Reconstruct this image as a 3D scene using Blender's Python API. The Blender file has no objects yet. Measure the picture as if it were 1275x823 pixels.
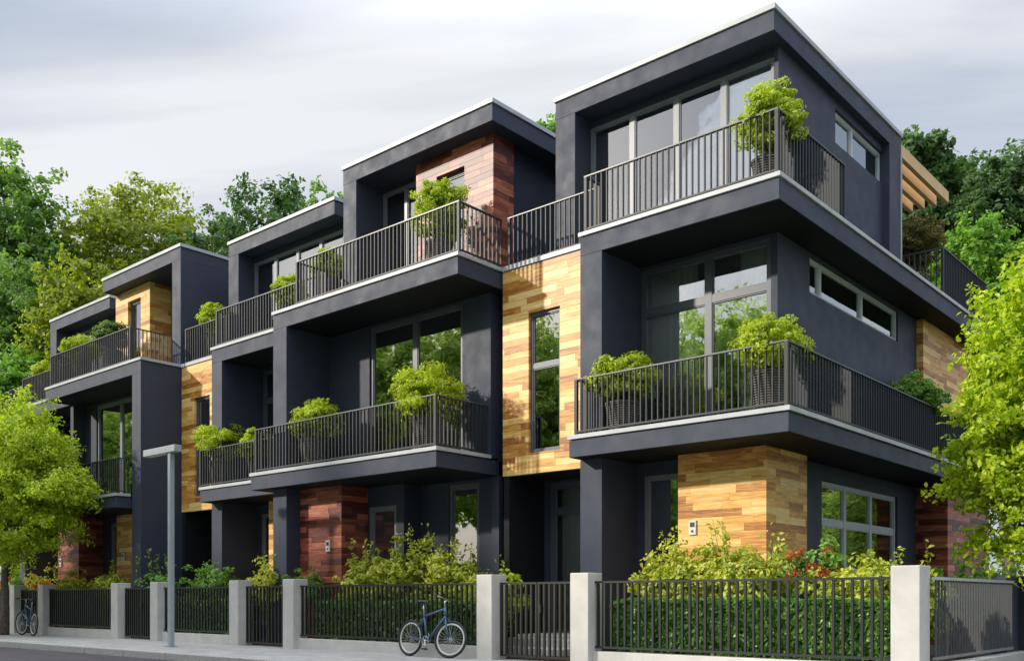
import bpy, bmesh, math, random
import numpy as np
from mathutils import Vector, Matrix

S = bpy.context.scene
C = S.collection
R = math.radians

# ------------------------------------------------------------------ camera
cam = bpy.data.cameras.new('camera'); camo = bpy.data.objects.new('camera', cam); C.objects.link(camo)
camo.location = (0, 0, 1.05)
camo.rotation_euler = (R(90), 0, math.atan2(0.6574, 0.7535))
cam.sensor_fit = 'HORIZONTAL'; cam.sensor_width = 36.0
cam.lens = 36.0 * 1201 / 1275
cam.shift_y = (745 - 411.5) / 1275
cam.clip_start = 0.05; cam.clip_end = 3000
S.camera = camo

# ------------------------------------------------------------------ light
SUN_EL, SUN_AZ = 24.0, 42.0          # elevation; degrees to the left of the facade normal
sv = Vector((-math.sin(R(SUN_AZ)) * math.cos(R(SUN_EL)), -math.cos(R(SUN_AZ)) * math.cos(R(SUN_EL)), math.sin(R(SUN_EL))))
sl = bpy.data.lights.new('sun', 'SUN'); sl.energy = 2.4; sl.angle = R(2.0); sl.color = (1.0, 0.91, 0.78)
so = bpy.data.objects.new('sun', sl); C.objects.link(so)
so.rotation_euler = sv.to_track_quat('Z', 'Y').to_euler()

W = bpy.data.worlds.new('World'); S.world = W; W.use_nodes = True
nt = W.node_tree; nt.nodes.clear()
def N(t, typ, **kw):
    n = t.nodes.new(typ)
    for k, v in kw.items(): setattr(n, k, v)
    return n
out = N(nt, 'ShaderNodeOutputWorld')
sky = N(nt, 'ShaderNodeTexSky', sky_type='NISHITA'); sky.sun_disc = False
sky.sun_elevation = R(SUN_EL); sky.sun_rotation = math.atan2(sv.x, sv.y); sky.air_density = 1.0; sky.dust_density = 2.0
b1 = N(nt, 'ShaderNodeBackground'); b1.inputs[1].default_value = 0.12
nt.links.new(sky.outputs[0], b1.inputs[0])
tc = N(nt, 'ShaderNodeTexCoord'); sep = N(nt, 'ShaderNodeSeparateXYZ'); nt.links.new(tc.outputs['Generated'], sep.inputs[0])
def M(t, op, a, b=None, clamp=False):
    m = N(t, 'ShaderNodeMath', operation=op); m.use_clamp = clamp
    for i, v in enumerate((a, b)):
        if v is None: continue
        if isinstance(v, (int, float)): m.inputs[i].default_value = v
        else: t.links.new(v, m.inputs[i])
    return m.outputs[0]
zz = M(nt, 'ADD', M(nt, 'MAXIMUM', sep.outputs[2], 0.0), 0.16)
cxy = N(nt, 'ShaderNodeCombineXYZ')
nt.links.new(M(nt, 'DIVIDE', sep.outputs[0], zz), cxy.inputs[0]); nt.links.new(M(nt, 'DIVIDE', sep.outputs[1], zz), cxy.inputs[1])
mp0 = N(nt, 'ShaderNodeMapping'); mp0.inputs['Rotation'].default_value = (0, 0, R(-41))      # the wind direction the cloud streaks follow
nt.links.new(cxy.outputs[0], mp0.inputs[0])
mp = N(nt, 'ShaderNodeMapping'); mp.inputs['Scale'].default_value = (0.42, 1.5, 1); mp.inputs['Location'].default_value = (3.1, 1.7, 0)
nt.links.new(mp0.outputs[0], mp.inputs[0])
cn = N(nt, 'ShaderNodeTexNoise'); cn.inputs['Scale'].default_value = 1.15; cn.inputs['Detail'].default_value = 8; cn.inputs['Roughness'].default_value = 0.5; cn.inputs['Distortion'].default_value = 0.5
nt.links.new(mp.outputs[0], cn.inputs['Vector'])
cr = N(nt, 'ShaderNodeValToRGB'); nt.links.new(cn.outputs[0], cr.inputs[0])
cr.color_ramp.elements[0].position = 0.40; cr.color_ramp.elements[0].color = (0.30, 0.37, 0.50, 1)
cr.color_ramp.elements[1].position = 0.64; cr.color_ramp.elements[1].color = (0.80, 0.805, 0.815, 1)
# overhead sky raised to add ambient fill light, as overcast skies brighten overhead
zen = M(nt, 'ADD', M(nt, 'MULTIPLY', M(nt, 'MAXIMUM', M(nt, 'SUBTRACT', sep.outputs[2], 0.48), 0.0), 6.5), 1.0)
b2 = N(nt, 'ShaderNodeBackground'); nt.links.new(cr.outputs[0], b2.inputs[0])
nt.links.new(M(nt, 'MULTIPLY', zen, 0.67), b2.inputs[1])
mxw = N(nt, 'ShaderNodeMixShader'); mxw.inputs[0].default_value = 0.88
nt.links.new(b1.outputs[0], mxw.inputs[1]); nt.links.new(b2.outputs[0], mxw.inputs[2]); nt.links.new(mxw.outputs[0], out.inputs[0])

vs = S.view_settings
vs.view_transform = 'Standard'; vs.look = 'None'; vs.exposure = 0.8; vs.gamma = 1; vs.use_curve_mapping = False

# ------------------------------------------------------------------ materials
def newmat(name):
    m = bpy.data.materials.new(name); m.use_nodes = True
    t = m.node_tree; b = t.nodes['Principled BSDF']
    return m, t, b
def rgb(c): return (c[0], c[1], c[2], 1)
def ramp(t, src, stops):
    r = N(t, 'ShaderNodeValToRGB'); t.links.new(src, r.inputs[0])
    e = r.color_ramp.elements
    while len(e) < len(stops): e.new(0.5)
    for i, (p, c) in enumerate(stops): e[i].position = p; e[i].color = rgb(c)
    return r.outputs[0]
def noise(t, vec, scale, detail=4, rough=0.55, dist=0.0):
    n = N(t, 'ShaderNodeTexNoise'); n.inputs['Scale'].default_value = scale; n.inputs['Detail'].default_value = detail
    n.inputs['Roughness'].default_value = rough; n.inputs['Distortion'].default_value = dist
    if vec is not None: t.links.new(vec, n.inputs['Vector'])
    return n.outputs[0]
def bump(t, b, h, strength=0.3, dist=0.01):
    n = N(t, 'ShaderNodeBump'); n.inputs['Strength'].default_value = strength; n.inputs['Distance'].default_value = dist
    t.links.new(h, n.inputs['Height']); t.links.new(n.outputs[0], b.inputs['Normal'])
def pos(t): return N(t, 'ShaderNodeNewGeometry').outputs['Position']
def simple(name, col, rough=0.5, metal=0.0, var=0.12, scale=6, bmp=0.0, spec=0.5):
    m, t, b = newmat(name)
    p = pos(t)
    n = noise(t, p, scale, 5)
    c0 = tuple(x * (1 - var) for x in col); c1 = tuple(x * (1 + var) for x in col)
    t.links.new(ramp(t, n, [(0.3, c0), (0.7, c1)]), b.inputs['Base Color'])
    b.inputs['Roughness'].default_value = rough; b.inputs['Metallic'].default_value = metal
    b.inputs['Specular IOR Level'].default_value = spec
    if bmp: bump(t, b, noise(t, p, scale * 30, 3), bmp, 0.004)
    return m
def facade():
    m, t, b = newmat('dark_render'); p = pos(t)
    big = noise(t, p, 0.7, 6, 0.6)
    mp_ = N(t, 'ShaderNodeMapping'); mp_.inputs['Scale'].default_value = (5.0, 5.0, 0.35); t.links.new(p, mp_.inputs[0])
    stk = noise(t, mp_.outputs[0], 1.6, 5, 0.7)
    v = M(t, 'ADD', M(t, 'MULTIPLY', big, 0.6), M(t, 'MULTIPLY', stk, 0.4))
    t.links.new(ramp(t, v, [(0.34, (0.035, 0.043, 0.069)), (0.5, (0.040, 0.049, 0.076)), (0.66, (0.046, 0.054, 0.081))]), b.inputs['Base Color'])
    t.links.new(ramp(t, noise(t, p, 2.5, 4), [(0.3, (0.50,) * 3), (0.7, (0.66,) * 3)]), b.inputs['Roughness']); b.inputs['Specular IOR Level'].default_value = 0.3
    bump(t, b, noise(t, p, 110, 3, 0.6), 0.22, 0.003)
    return m
FAC = facade()
SOFF = simple('soffit_shade_and_lining', (0.012, 0.013, 0.016), 0.7, spec=0.2)  # near-black: underside shade painted into the slabs; also dark linings and gaps
ROOM = simple('room_paint', (0.55, 0.53, 0.48), 0.8)
CAP = simple('pale_metal_coping', (0.42, 0.44, 0.455), 0.42, 0.0, 0.12, 2.5)
RAIL = simple('grey_railing_steel', (0.030, 0.033, 0.038), 0.5, 0.0, 0.06, 8, spec=0.35)
HAND = simple('handrail_steel', (0.075, 0.08, 0.085), 0.4, 0.0, 0.06, 8)
FENCE = simple('fence_steel', (0.022, 0.026, 0.024), 0.4, 0.2, 0.1, 8)
FENCEL = simple('fence_pale_steel', (0.22, 0.22, 0.23), 0.4, 0.0, 0.1, 8)
FRAME = simple('window_frame_grey', (0.09, 0.10, 0.12), 0.4, 0.1, 0.05, 5)
FRAMEL = simple('window_frame_pale', (0.19, 0.21, 0.24), 0.4, 0.0, 0.05, 5)
LAMPM = simple('lamp_paint', (0.34, 0.385, 0.40), 0.4, 0.1, 0.06, 5)
WHITE = simple('white_plastic', (0.75, 0.75, 0.72), 0.4)
DARKP = simple('dark_plastic', (0.03, 0.03, 0.035), 0.4)
BARK = simple('bark', (0.12, 0.10, 0.08), 0.9, 0, 0.5, 14, 0.8)
STEM = simple('green_stem', (0.09, 0.10, 0.04), 0.8)
EARTH = simple('garden_earth', (0.05, 0.038, 0.028), 0.95, 0, 0.4, 6, 0.5)
TYRE = simple('rubber', (0.02, 0.02, 0.022), 0.7)
RIM = simple('rim_alloy', (0.62, 0.63, 0.6), 0.35, 0.2)
BFRAME = simple('blue_grey_frame', (0.06, 0.12, 0.18), 0.3, 0.2)
CHROME = simple('bike_metal', (0.5, 0.5, 0.5), 0.3, 0.8)
BLACK = simple('black_part', (0.02, 0.02, 0.02), 0.5)
FRAMEW = simple('window_frame_light', (0.50, 0.53, 0.56), 0.4, 0.0, 0.05, 5)
PINE = simple('pergola_timber', (0.70, 0.46, 0.20), 0.55, 0, 0.12, 3)

def concrete(name, col, var=0.2):
    m, t, b = newmat(name); p = pos(t)
    a = noise(t, p, 2.2, 7, 0.6, 0.4)
    c = ramp(t, a, [(0.25, tuple(x * (1 - var) for x in col)), (0.75, tuple(x * (1 + var * 0.5) for x in col))])
    pits = N(t, 'ShaderNodeTexVoronoi'); pits.inputs['Scale'].default_value = 26; t.links.new(p, pits.inputs['Vector'])
    mk = ramp(t, M(t, 'ADD', pits.outputs['Distance'], M(t, 'MULTIPLY', noise(t, p, 9, 2), 0.5)), [(0.22, (0.72,) * 3), (0.32, (1, 1, 1))])
    mx = N(t, 'ShaderNodeMixRGB', blend_type='MULTIPLY'); mx.inputs[0].default_value = 0.7
    t.links.new(c, mx.inputs[1]); t.links.new(mk, mx.inputs[2]); t.links.new(mx.outputs[0], b.inputs['Base Color'])
    b.inputs['Roughness'].default_value = 0.75
    bump(t, b, noise(t, p, 60, 4), 0.25, 0.004)
    return m
CONC = concrete('pillar_concrete', (0.56, 0.545, 0.51))

def wood(name, pal, dark=0.55):
    m, t, b = newmat(name)
    s = N(t, 'ShaderNodeSeparateXYZ'); t.links.new(pos(t), s.inputs[0])
    u = M(t, 'ADD', s.outputs[0], s.outputs[1]); z = s.outputs[2]
    rowf = M(t, 'DIVIDE', z, 0.128); row = M(t, 'FLOOR', rowf)
    w1 = N(t, 'ShaderNodeTexWhiteNoise', noise_dimensions='1D'); t.links.new(row, w1.inputs['W'])
    ln = M(t, 'ADD', M(t, 'MULTIPLY', w1.outputs[0], 0.9), 0.55)
    colf = M(t, 'DIVIDE', M(t, 'ADD', u, M(t, 'MULTIPLY', w1.outputs[0], 37.0)), ln); col = M(t, 'FLOOR', colf)
    cb = N(t, 'ShaderNodeCombineXYZ'); t.links.new(col, cb.inputs[0]); t.links.new(row, cb.inputs[1])
    w2 = N(t, 'ShaderNodeTexWhiteNoise', noise_dimensions='2D'); t.links.new(cb.outputs[0], w2.inputs['Vector'])
    gv = N(t, 'ShaderNodeCombineXYZ')
    t.links.new(M(t, 'ADD', M(t, 'MULTIPLY', u, 1.1), M(t, 'MULTIPLY', w2.outputs[0], 50.0)), gv.inputs[0])
    t.links.new(M(t, 'MULTIPLY', z, 13.0), gv.inputs[1]); t.links.new(M(t, 'MULTIPLY', w2.outputs[0], 9.0), gv.inputs[2])
    g = noise(t, gv.outputs[0], 1.5, 8, 0.68, 1.2)
    v = M(t, 'ADD', M(t, 'MULTIPLY', w2.outputs[0], 0.66), M(t, 'MULTIPLY', M(t, 'SUBTRACT', g, 0.5), 1.5), )
    v = M(t, 'ADD', v, 0.16, True)
    c = ramp(t, v, pal)
    gv2 = N(t, 'ShaderNodeCombineXYZ'); t.links.new(M(t, 'MULTIPLY', u, 3.0), gv2.inputs[0]); t.links.new(M(t, 'MULTIPLY', z, 90.0), gv2.inputs[1])
    fine = noise(t, gv2.outputs[0], 1.0, 4, 0.7)
    fr = M(t, 'FRACT', rowf); fc = M(t, 'FRACT', colf)
    j = M(t, 'MULTIPLY', ramp(t, fr, [(0.0, (dark,) * 3), (0.05, (1, 1, 1))]), ramp(t, fc, [(0.0, (dark,) * 3), (0.012, (1, 1, 1))]))
    k = M(t, 'MULTIPLY', j, M(t, 'ADD', M(t, 'MULTIPLY', fine, 0.7), 0.65))
    mx = N(t, 'ShaderNodeVectorMath', operation='SCALE'); t.links.new(c, mx.inputs[0]); t.links.new(k, mx.inputs['Scale'])
    t.links.new(mx.outputs[0], b.inputs['Base Color'])
    b.inputs['Roughness'].default_value = 0.45
    bump(t, b, j, 0.4, 0.006)
    return m
YWOOD = wood('yellow_cladding', [(0.0, (0.24, 0.08, 0.014)), (0.25, (0.48, 0.19, 0.035)), (0.5, (0.74, 0.39, 0.085)), (0.75, (0.88, 0.57, 0.19)), (1.0, (0.92, 0.70, 0.34))])
RWOOD = wood('red_cladding', [(0.0, (0.03, 0.009, 0.009)), (0.33, (0.13, 0.027, 0.018)), (0.6, (0.32, 0.078, 0.042)), (0.85, (0.50, 0.16, 0.09)), (1.0, (0.62, 0.28, 0.17))])

def glassmat():
    m, t, b = newmat('window_glass')
    t.nodes.remove(b); o = t.nodes['Material Output']
    tr = N(t, 'ShaderNodeBsdfTransparent'); tr.inputs[0].default_value = (0.96, 0.98, 0.97, 1)
    gl = N(t, 'ShaderNodeBsdfGlossy'); gl.inputs['Roughness'].default_value = 0.012; gl.inputs[0].default_value = (0.92, 0.97, 1.0, 1)
    fr = N(t, 'ShaderNodeFresnel'); fr.inputs[0].default_value = 1.6
    f = M(t, 'ADD', M(t, 'MULTIPLY', fr.outputs[0], 0.8), 0.34, True)
    bp = N(t, 'ShaderNodeBump'); bp.inputs['Strength'].default_value = 0.12; bp.inputs['Distance'].default_value = 0.01
    t.links.new(noise(t, pos(t), 1.3, 2), bp.inputs['Height']); t.links.new(bp.outputs[0], gl.inputs['Normal'])
    mx = N(t, 'ShaderNodeMixShader'); t.links.new(f, mx.inputs[0]); t.links.new(tr.outputs[0], mx.inputs[1]); t.links.new(gl.outputs[0], mx.inputs[2])
    t.links.new(mx.outputs[0], o.inputs[0]); return m
GLASS = glassmat()
def curtainmat():
    m, t, b = newmat('curtain_cloth')
    t.links.new(ramp(t, noise(t, pos(t), 3, 3), [(0.3, (0.90, 0.90, 0.87)), (0.7, (0.94, 0.94, 0.92))]), b.inputs['Base Color'])
    b.inputs['Roughness'].default_value = 0.9
    tl = N(t, 'ShaderNodeBsdfTranslucent'); tl.inputs[0].default_value = (0.85, 0.84, 0.78, 1)
    mx = N(t, 'ShaderNodeMixShader'); mx.inputs[0].default_value = 0.12
    o = t.nodes['Material Output']; t.links.new(b.outputs[0], mx.inputs[1]); t.links.new(tl.outputs[0], mx.inputs[2]); t.links.new(mx.outputs[0], o.inputs[0])
    return m
CURT = curtainmat()

def leafmat(name, cols, trans=0.35, rough=0.45, spec=0.4):
    m, t, b = newmat(name); o = t.nodes['Material Output']
    g = N(t, 'ShaderNodeNewGeometry')
    n = noise(t, g.outputs['Position'], 1.6, 3)
    v = M(t, 'ADD', M(t, 'MULTIPLY', g.outputs['Random Per Island'], 0.6), M(t, 'MULTIPLY', M(t, 'SUBTRACT', n, 0.3), 1.0), True)
    c = ramp(t, v, [(i / (len(cols) - 1), x) for i, x in enumerate(cols)])
    t.links.new(c, b.inputs['Base Color']); b.inputs['Roughness'].default_value = rough; b.inputs['Specular IOR Level'].default_value = spec
    sc = N(t, 'ShaderNodeVectorMath', operation='MULTIPLY'); t.links.new(c, sc.inputs[0]); sc.inputs[1].default_value = (1.5, 1.55, 0.7)
    tl = N(t, 'ShaderNodeBsdfTranslucent'); t.links.new(sc.outputs[0], tl.inputs[0])
    mx = N(t, 'ShaderNodeMixShader'); mx.inputs[0].default_value = trans
    t.links.new(b.outputs[0], mx.inputs[1]); t.links.new(tl.outputs[0], mx.inputs[2]); t.links.new(mx.outputs[0], o.inputs[0])
    return m
L_LIME = leafmat('leaf_lime', [(0.151, 0.252, 0.014), (0.328, 0.456, 0.024), (0.529, 0.624, 0.036), (0.706, 0.744, 0.084)], 0.45)
L_STREET = leafmat('leaf_street', [(0.13, 0.21, 0.014), (0.28, 0.39, 0.022), (0.46, 0.56, 0.036), (0.62, 0.68, 0.08)], 0.45)
L_POT = leafmat('leaf_golden', [(0.156, 0.223, 0.014), (0.313, 0.402, 0.023), (0.489, 0.580, 0.034), (0.606, 0.669, 0.057)], 0.38)
L_POTG = leafmat('leaf_potgreen', [(0.055, 0.110, 0.022), (0.132, 0.220, 0.033), (0.264, 0.363, 0.055)], 0.3)
L_POTB = leafmat('leaf_bronze', [(0.07, 0.06, 0.015), (0.13, 0.12, 0.02), (0.22, 0.19, 0.04)], 0.3)
L_SHRUB = leafmat('leaf_shrub', [(0.138, 0.184, 0.023), (0.322, 0.380, 0.040), (0.552, 0.575, 0.081), (0.713, 0.713, 0.161)], 0.35)
L_SHRUBG = leafmat('leaf_shrubgreen', [(0.065, 0.143, 0.026), (0.169, 0.325, 0.052), (0.312, 0.494, 0.091)], 0.35)
L_HEDGE = leafmat('leaf_hedge', [(0.03, 0.085, 0.015), (0.11, 0.27, 0.035), (0.24, 0.42, 0.07)], 0.35, 0.35, 0.6)
L_DARK = leafmat('leaf_dark', [(0.030, 0.078, 0.026), (0.074, 0.156, 0.050), (0.162, 0.260, 0.090)], 0.35)
L_MID = leafmat('leaf_mid', [(0.065, 0.143, 0.036), (0.156, 0.286, 0.060), (0.286, 0.442, 0.108)], 0.4)
L_GOLD = leafmat('leaf_olive', [(0.100, 0.135, 0.014), (0.250, 0.311, 0.024), (0.475, 0.527, 0.048)], 0.4)
L_BRIGHT = leafmat('leaf_bright', [(0.066, 0.165, 0.017), (0.158, 0.329, 0.029), (0.290, 0.494, 0.058)], 0.4)
L_MIRR = leafmat('leaf_backlit', [(0.16, 0.24, 0.05), (0.32, 0.43, 0.10), (0.50, 0.58, 0.18)], 0.6)
L_FLOWER = leafmat('petal_orange', [(0.45, 0.06, 0.02), (0.6, 0.13, 0.04), (0.7, 0.22, 0.08)], 0.3)

# ground materials
def groundmats():
    m, t, b = newmat('asphalt'); p = pos(t)
    mp = N(t, 'ShaderNodeMapping'); mp.inputs['Scale'].default_value = (0.35, 2.2, 1); t.links.new(p, mp.inputs[0])
    c = ramp(t, noise(t, mp.outputs[0], 2.0, 6, 0.6), [(0.3, (0.040, 0.034, 0.038)), (0.7, (0.085, 0.072, 0.078))])
    t.links.new(c, b.inputs['Base Color']); b.inputs['Roughness'].default_value = 0.8
    bump(t, b, noise(t, p, 90, 3), 0.5, 0.006)
    m2, t, b = newmat('paving'); p = pos(t)
    br = N(t, 'ShaderNodeTexBrick'); br.inputs['Scale'].default_value = 1.0; br.inputs['Brick Width'].default_value = 0.8; br.inputs['Row Height'].default_value = 0.4
    br.inputs['Mortar Size'].default_value = 0.008; br.inputs['Color1'].default_value = (0.38, 0.37, 0.355, 1); br.inputs['Color2'].default_value = (0.46, 0.45, 0.43, 1); br.inputs['Mortar'].default_value = (0.17, 0.165, 0.155, 1)
    t.links.new(p, br.inputs['Vector'])
    mx = N(t, 'ShaderNodeMixRGB', blend_type='MULTIPLY'); mx.inputs[0].default_value = 1
    t.links.new(br.outputs[0], mx.inputs[1]); t.links.new(ramp(t, noise(t, p, 5, 8, 0.65), [(0.3, (0.72,) * 3), (0.7, (1.08,) * 3)]), mx.inputs[2])
    t.links.new(mx.outputs[0], b.inputs['Base Color']); b.inputs['Roughness'].default_value = 0.8
    bump(t, b, noise(t, p, 70, 3), 0.3, 0.004)
    m3, t, b = newmat('granite_kerb'); p = pos(t)
    c = ramp(t, noise(t, p, 55, 5, 0.75), [(0.36, (0.22, 0.215, 0.21)), (0.6, (0.52, 0.51, 0.48))])
    t.links.new(c, b.inputs['Base Color']); b.inputs['Roughness'].default_value = 0.7
    bump(t, b, noise(t, p, 60, 3), 0.4, 0.005)
    m4, t, b = newmat('grass'); p = pos(t)
    c = ramp(t, noise(t, p, 0.8, 8, 0.7), [(0.3, (0.03, 0.06, 0.015)), (0.7, (0.08, 0.13, 0.03))])
    t.links.new(c, b.inputs['Base Color']); b.inputs['Roughness'].default_value = 0.95
    return m, m2, m3, m4
ASPH, PAVE, KERB, GRASS = groundmats()
m, t, b = newmat('wicker'); p = pos(t)
wv = N(t, 'ShaderNodeTexWave', wave_type='BANDS', bands_direction='Z'); wv.inputs['Scale'].default_value = 8; wv.inputs['Distortion'].default_value = 0.6; t.links.new(p, wv.inputs['Vector'])
t.links.new(ramp(t, wv.outputs[0], [(0.2, (0.03, 0.028, 0.026)), (0.8, (0.21, 0.19, 0.17))]), b.inputs['Base Color']); b.inputs['Roughness'].default_value = 0.7
bump(t, b, wv.outputs[0], 0.8, 0.02)
WICK = m

# ------------------------------------------------------------------ helpers
def worigin(o):
    v = Vector((0, 0, 0))
    while o is not None: v += o.location; o = o.parent
    return v
class MB:
    def __init__(s): s.v = []; s.f = []
    def quad(s, a, b, c, d):
        i = len(s.v); s.v += [a, b, c, d]; s.f.append((i, i + 1, i + 2, i + 3)); return s
    def box(s, x0, x1, y0, y1, z0, z1):
        if x0 > x1: x0, x1 = x1, x0
        if y0 > y1: y0, y1 = y1, y0
        i = len(s.v)
        s.v += [(x0, y0, z0), (x1, y0, z0), (x1, y1, z0), (x0, y1, z0), (x0, y0, z1), (x1, y0, z1), (x1, y1, z1), (x0, y1, z1)]
        s.f += [tuple(i + k for k in q) for q in ((0, 3, 2, 1), (4, 5, 6, 7), (0, 1, 5, 4), (1, 2, 6, 5), (2, 3, 7, 6), (3, 0, 4, 7))]
        return s
    def tube(s, pts, rad, n=8, caps=True):
        pts = [Vector(p) for p in pts]
        if not isinstance(rad, (list, tuple)): rad = [rad] * len(pts)
        base = len(s.v); up = Vector((0, 0, 1)); prev = None
        for k, p in enumerate(pts):
            d = (pts[min(k + 1, len(pts) - 1)] - pts[max(k - 1, 0)]).normalized()
            if prev is None: a = d.cross(up if abs(d.z) < 0.95 else Vector((1, 0, 0))).normalized()
            else: a = (prev - d * prev.dot(d)).normalized()
            prev = a; b_ = d.cross(a)
            for j in range(n):
                an = 2 * math.pi * j / n; q = p + (a * math.cos(an) + b_ * math.sin(an)) * rad[k]; s.v.append(tuple(q))
        for k in range(len(pts) - 1):
            for j in range(n):
                a0 = base + k * n + j; a1 = base + k * n + (j + 1) % n
                s.f.append((a0, a1, a1 + n, a0 + n))
        if caps:
            s.f.append(tuple(base + j for j in reversed(range(n)))); s.f.append(tuple(base + (len(pts) - 1) * n + j for j in range(n)))
        return s
    def lathe(s, c, prof, n=20):
        base = len(s.v)
        for r, z in prof:
            for j in range(n):
                an = 2 * math.pi * j / n; s.v.append((c[0] + r * math.cos(an), c[1] + r * math.sin(an), c[2] + z))
        for k in range(len(prof) - 1):
            for j in range(n):
                a0 = base + k * n + j; a1 = base + k * n + (j + 1) % n; s.f.append((a0, a1, a1 + n, a0 + n))
        s.f.append(tuple(base + j for j in reversed(range(n)))); s.f.append(tuple(base + (len(prof) - 1) * n + j for j in range(n)))
        return s
    def ring(s, c, r, r2, axis='y', n=28, m_=6, sc=(1, 1)):
        base = len(s.v)
        for i in range(n):
            a = 2 * math.pi * i / n
            for j in range(m_):
                b_ = 2 * math.pi * j / m_; rr = r + r2 * math.cos(b_) * sc[0]; h = r2 * math.sin(b_) * sc[1]
                if axis == 'y': s.v.append((c[0] + rr * math.cos(a), c[1] + h, c[2] + rr * math.sin(a)))
        for i in range(n):
            for j in range(m_):
                a0 = base + i * m_ + j; a1 = base + i * m_ + (j + 1) % m_; b0 = base + ((i + 1) % n) * m_ + j; b1 = base + ((i + 1) % n) * m_ + (j + 1) % m_
                s.f.append((a0, a1, b1, b0))
        return s
    def wall(s, axis, u0, u1, z0, z1, p0, p1, holes=()):
        """panel with rectangular holes; axis 'y': spans x (u) at depth p0..p1 in y; axis 'x': spans y (u) at p0..p1 in x"""
        us = sorted({u0, u1, *[min(max(h, u0), u1) for H_ in holes for h in H_[:2]]}); zs = sorted({z0, z1, *[min(max(h, z0), z1) for H_ in holes for h in H_[2:]]})
        def inside(a, b_): return any(h[0] - 1e-6 < a < h[1] + 1e-6 and h[2] - 1e-6 < b_ < h[3] + 1e-6 for h in holes)
        nu, nz = len(us) - 1, len(zs) - 1
        fill = [[not inside((us[i] + us[i + 1]) / 2, (zs[k] + zs[k + 1]) / 2) for k in range(nz)] for i in range(nu)]
        base = len(s.v)
        def P(u, p, z): return (u, p, z) if axis == 'y' else (p, u, z)
        for p in (p0, p1):
            for u in us:
                for z in zs: s.v.append(P(u, p, z))
        def I(i, k, sd): return base + sd * (nu + 1) * (nz + 1) + i * (nz + 1) + k
        for i in range(nu):
            for k in range(nz):
                if not fill[i][k]: continue
                s.f.append((I(i, k, 0), I(i + 1, k, 0), I(i + 1, k + 1, 0), I(i, k + 1, 0)))
                s.f.append((I(i, k, 1), I(i, k + 1, 1), I(i + 1, k + 1, 1), I(i + 1, k, 1)))
                if i == 0 or not fill[i - 1][k]: s.f.append((I(i, k, 0), I(i, k + 1, 0), I(i, k + 1, 1), I(i, k, 1)))
                if i == nu - 1 or not fill[i + 1][k]: s.f.append((I(i + 1, k, 0), I(i + 1, k, 1), I(i + 1, k + 1, 1), I(i + 1, k + 1, 0)))
                if k == 0 or not fill[i][k - 1]: s.f.append((I(i, k, 0), I(i, k, 1), I(i + 1, k, 1), I(i + 1, k, 0)))
                if k == nz - 1 or not fill[i][k + 1]: s.f.append((I(i, k + 1, 0), I(i + 1, k + 1, 0), I(i + 1, k + 1, 1), I(i, k + 1, 1)))
        return s
    def build(s, name, mat, parent=None, bevel=0.0, smooth=False, shift=True):
        me = bpy.data.meshes.new(name)
        o_ = worigin(parent) if (parent is not None and shift) else Vector((0, 0, 0))
        me.from_pydata([(v[0] - o_.x, v[1] - o_.y, v[2] - o_.z) for v in s.v], [], s.f)
        bm = bmesh.new(); bm.from_mesh(me); bmesh.ops.recalc_face_normals(bm, faces=bm.faces); bm.to_mesh(me); bm.free()
        me.materials.append(mat)
        if smooth: me.polygons.foreach_set('use_smooth', [True] * len(me.polygons))
        o = bpy.data.objects.new(name, me); C.objects.link(o)
        if parent is not None: o.parent = parent
        if bevel:
            md = o.modifiers.new('bevel', 'BEVEL'); md.width = bevel; md.segments = 2; md.limit_method = 'ANGLE'
        return o
def tag(o, label=None, cat=None, group=None, kind=None):
    if label: o['label'] = label
    if cat: o['category'] = cat
    if group: o['group'] = group
    if kind: o['kind'] = kind
    return o
def thing(name, loc, label, cat, group=None, rz=0):
    o = bpy.data.objects.new(name, None); C.objects.link(o); o.location = loc; o.rotation_euler = (0, 0, rz); o.empty_display_size = 0.3
    return tag(o, label, cat, group)
def tree_copy(o, parent=None):
    c = o.copy(); C.objects.link(c); c.parent = parent
    for ch in list(o.children): tree_copy(ch, c)
    return c

# ------------------------------------------------------------------ setting
tag(MB().box(-260, 260, -150, 320, -0.6, -0.16).build('ground', GRASS), kind='structure')
tag(MB().box(-260, 260, 2.2, 9.64, -0.156, -0.13).build('road', ASPH), kind='structure')
tag(MB().box(-260, 260, 9.80, 12.66, -0.155, 0.0).build('pavement', PAVE), kind='structure')
tag(MB().box(-260, 260, -1.5, 2.05, -0.155, 0.0).build('far_pavement', PAVE), kind='structure')
kb = MB(); x = -70.0
while x < 6: kb.box(x, x + 1.69, 9.645, 9.796, -0.155, 0.012); x += 1.70
tag(kb.build('kerb', KERB, bevel=0.018), kind='structure')
tag(MB().box(-70, 20, 12.66, 40, -0.155, 0.03).build('garden_soil', EARTH), kind='structure')

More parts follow.
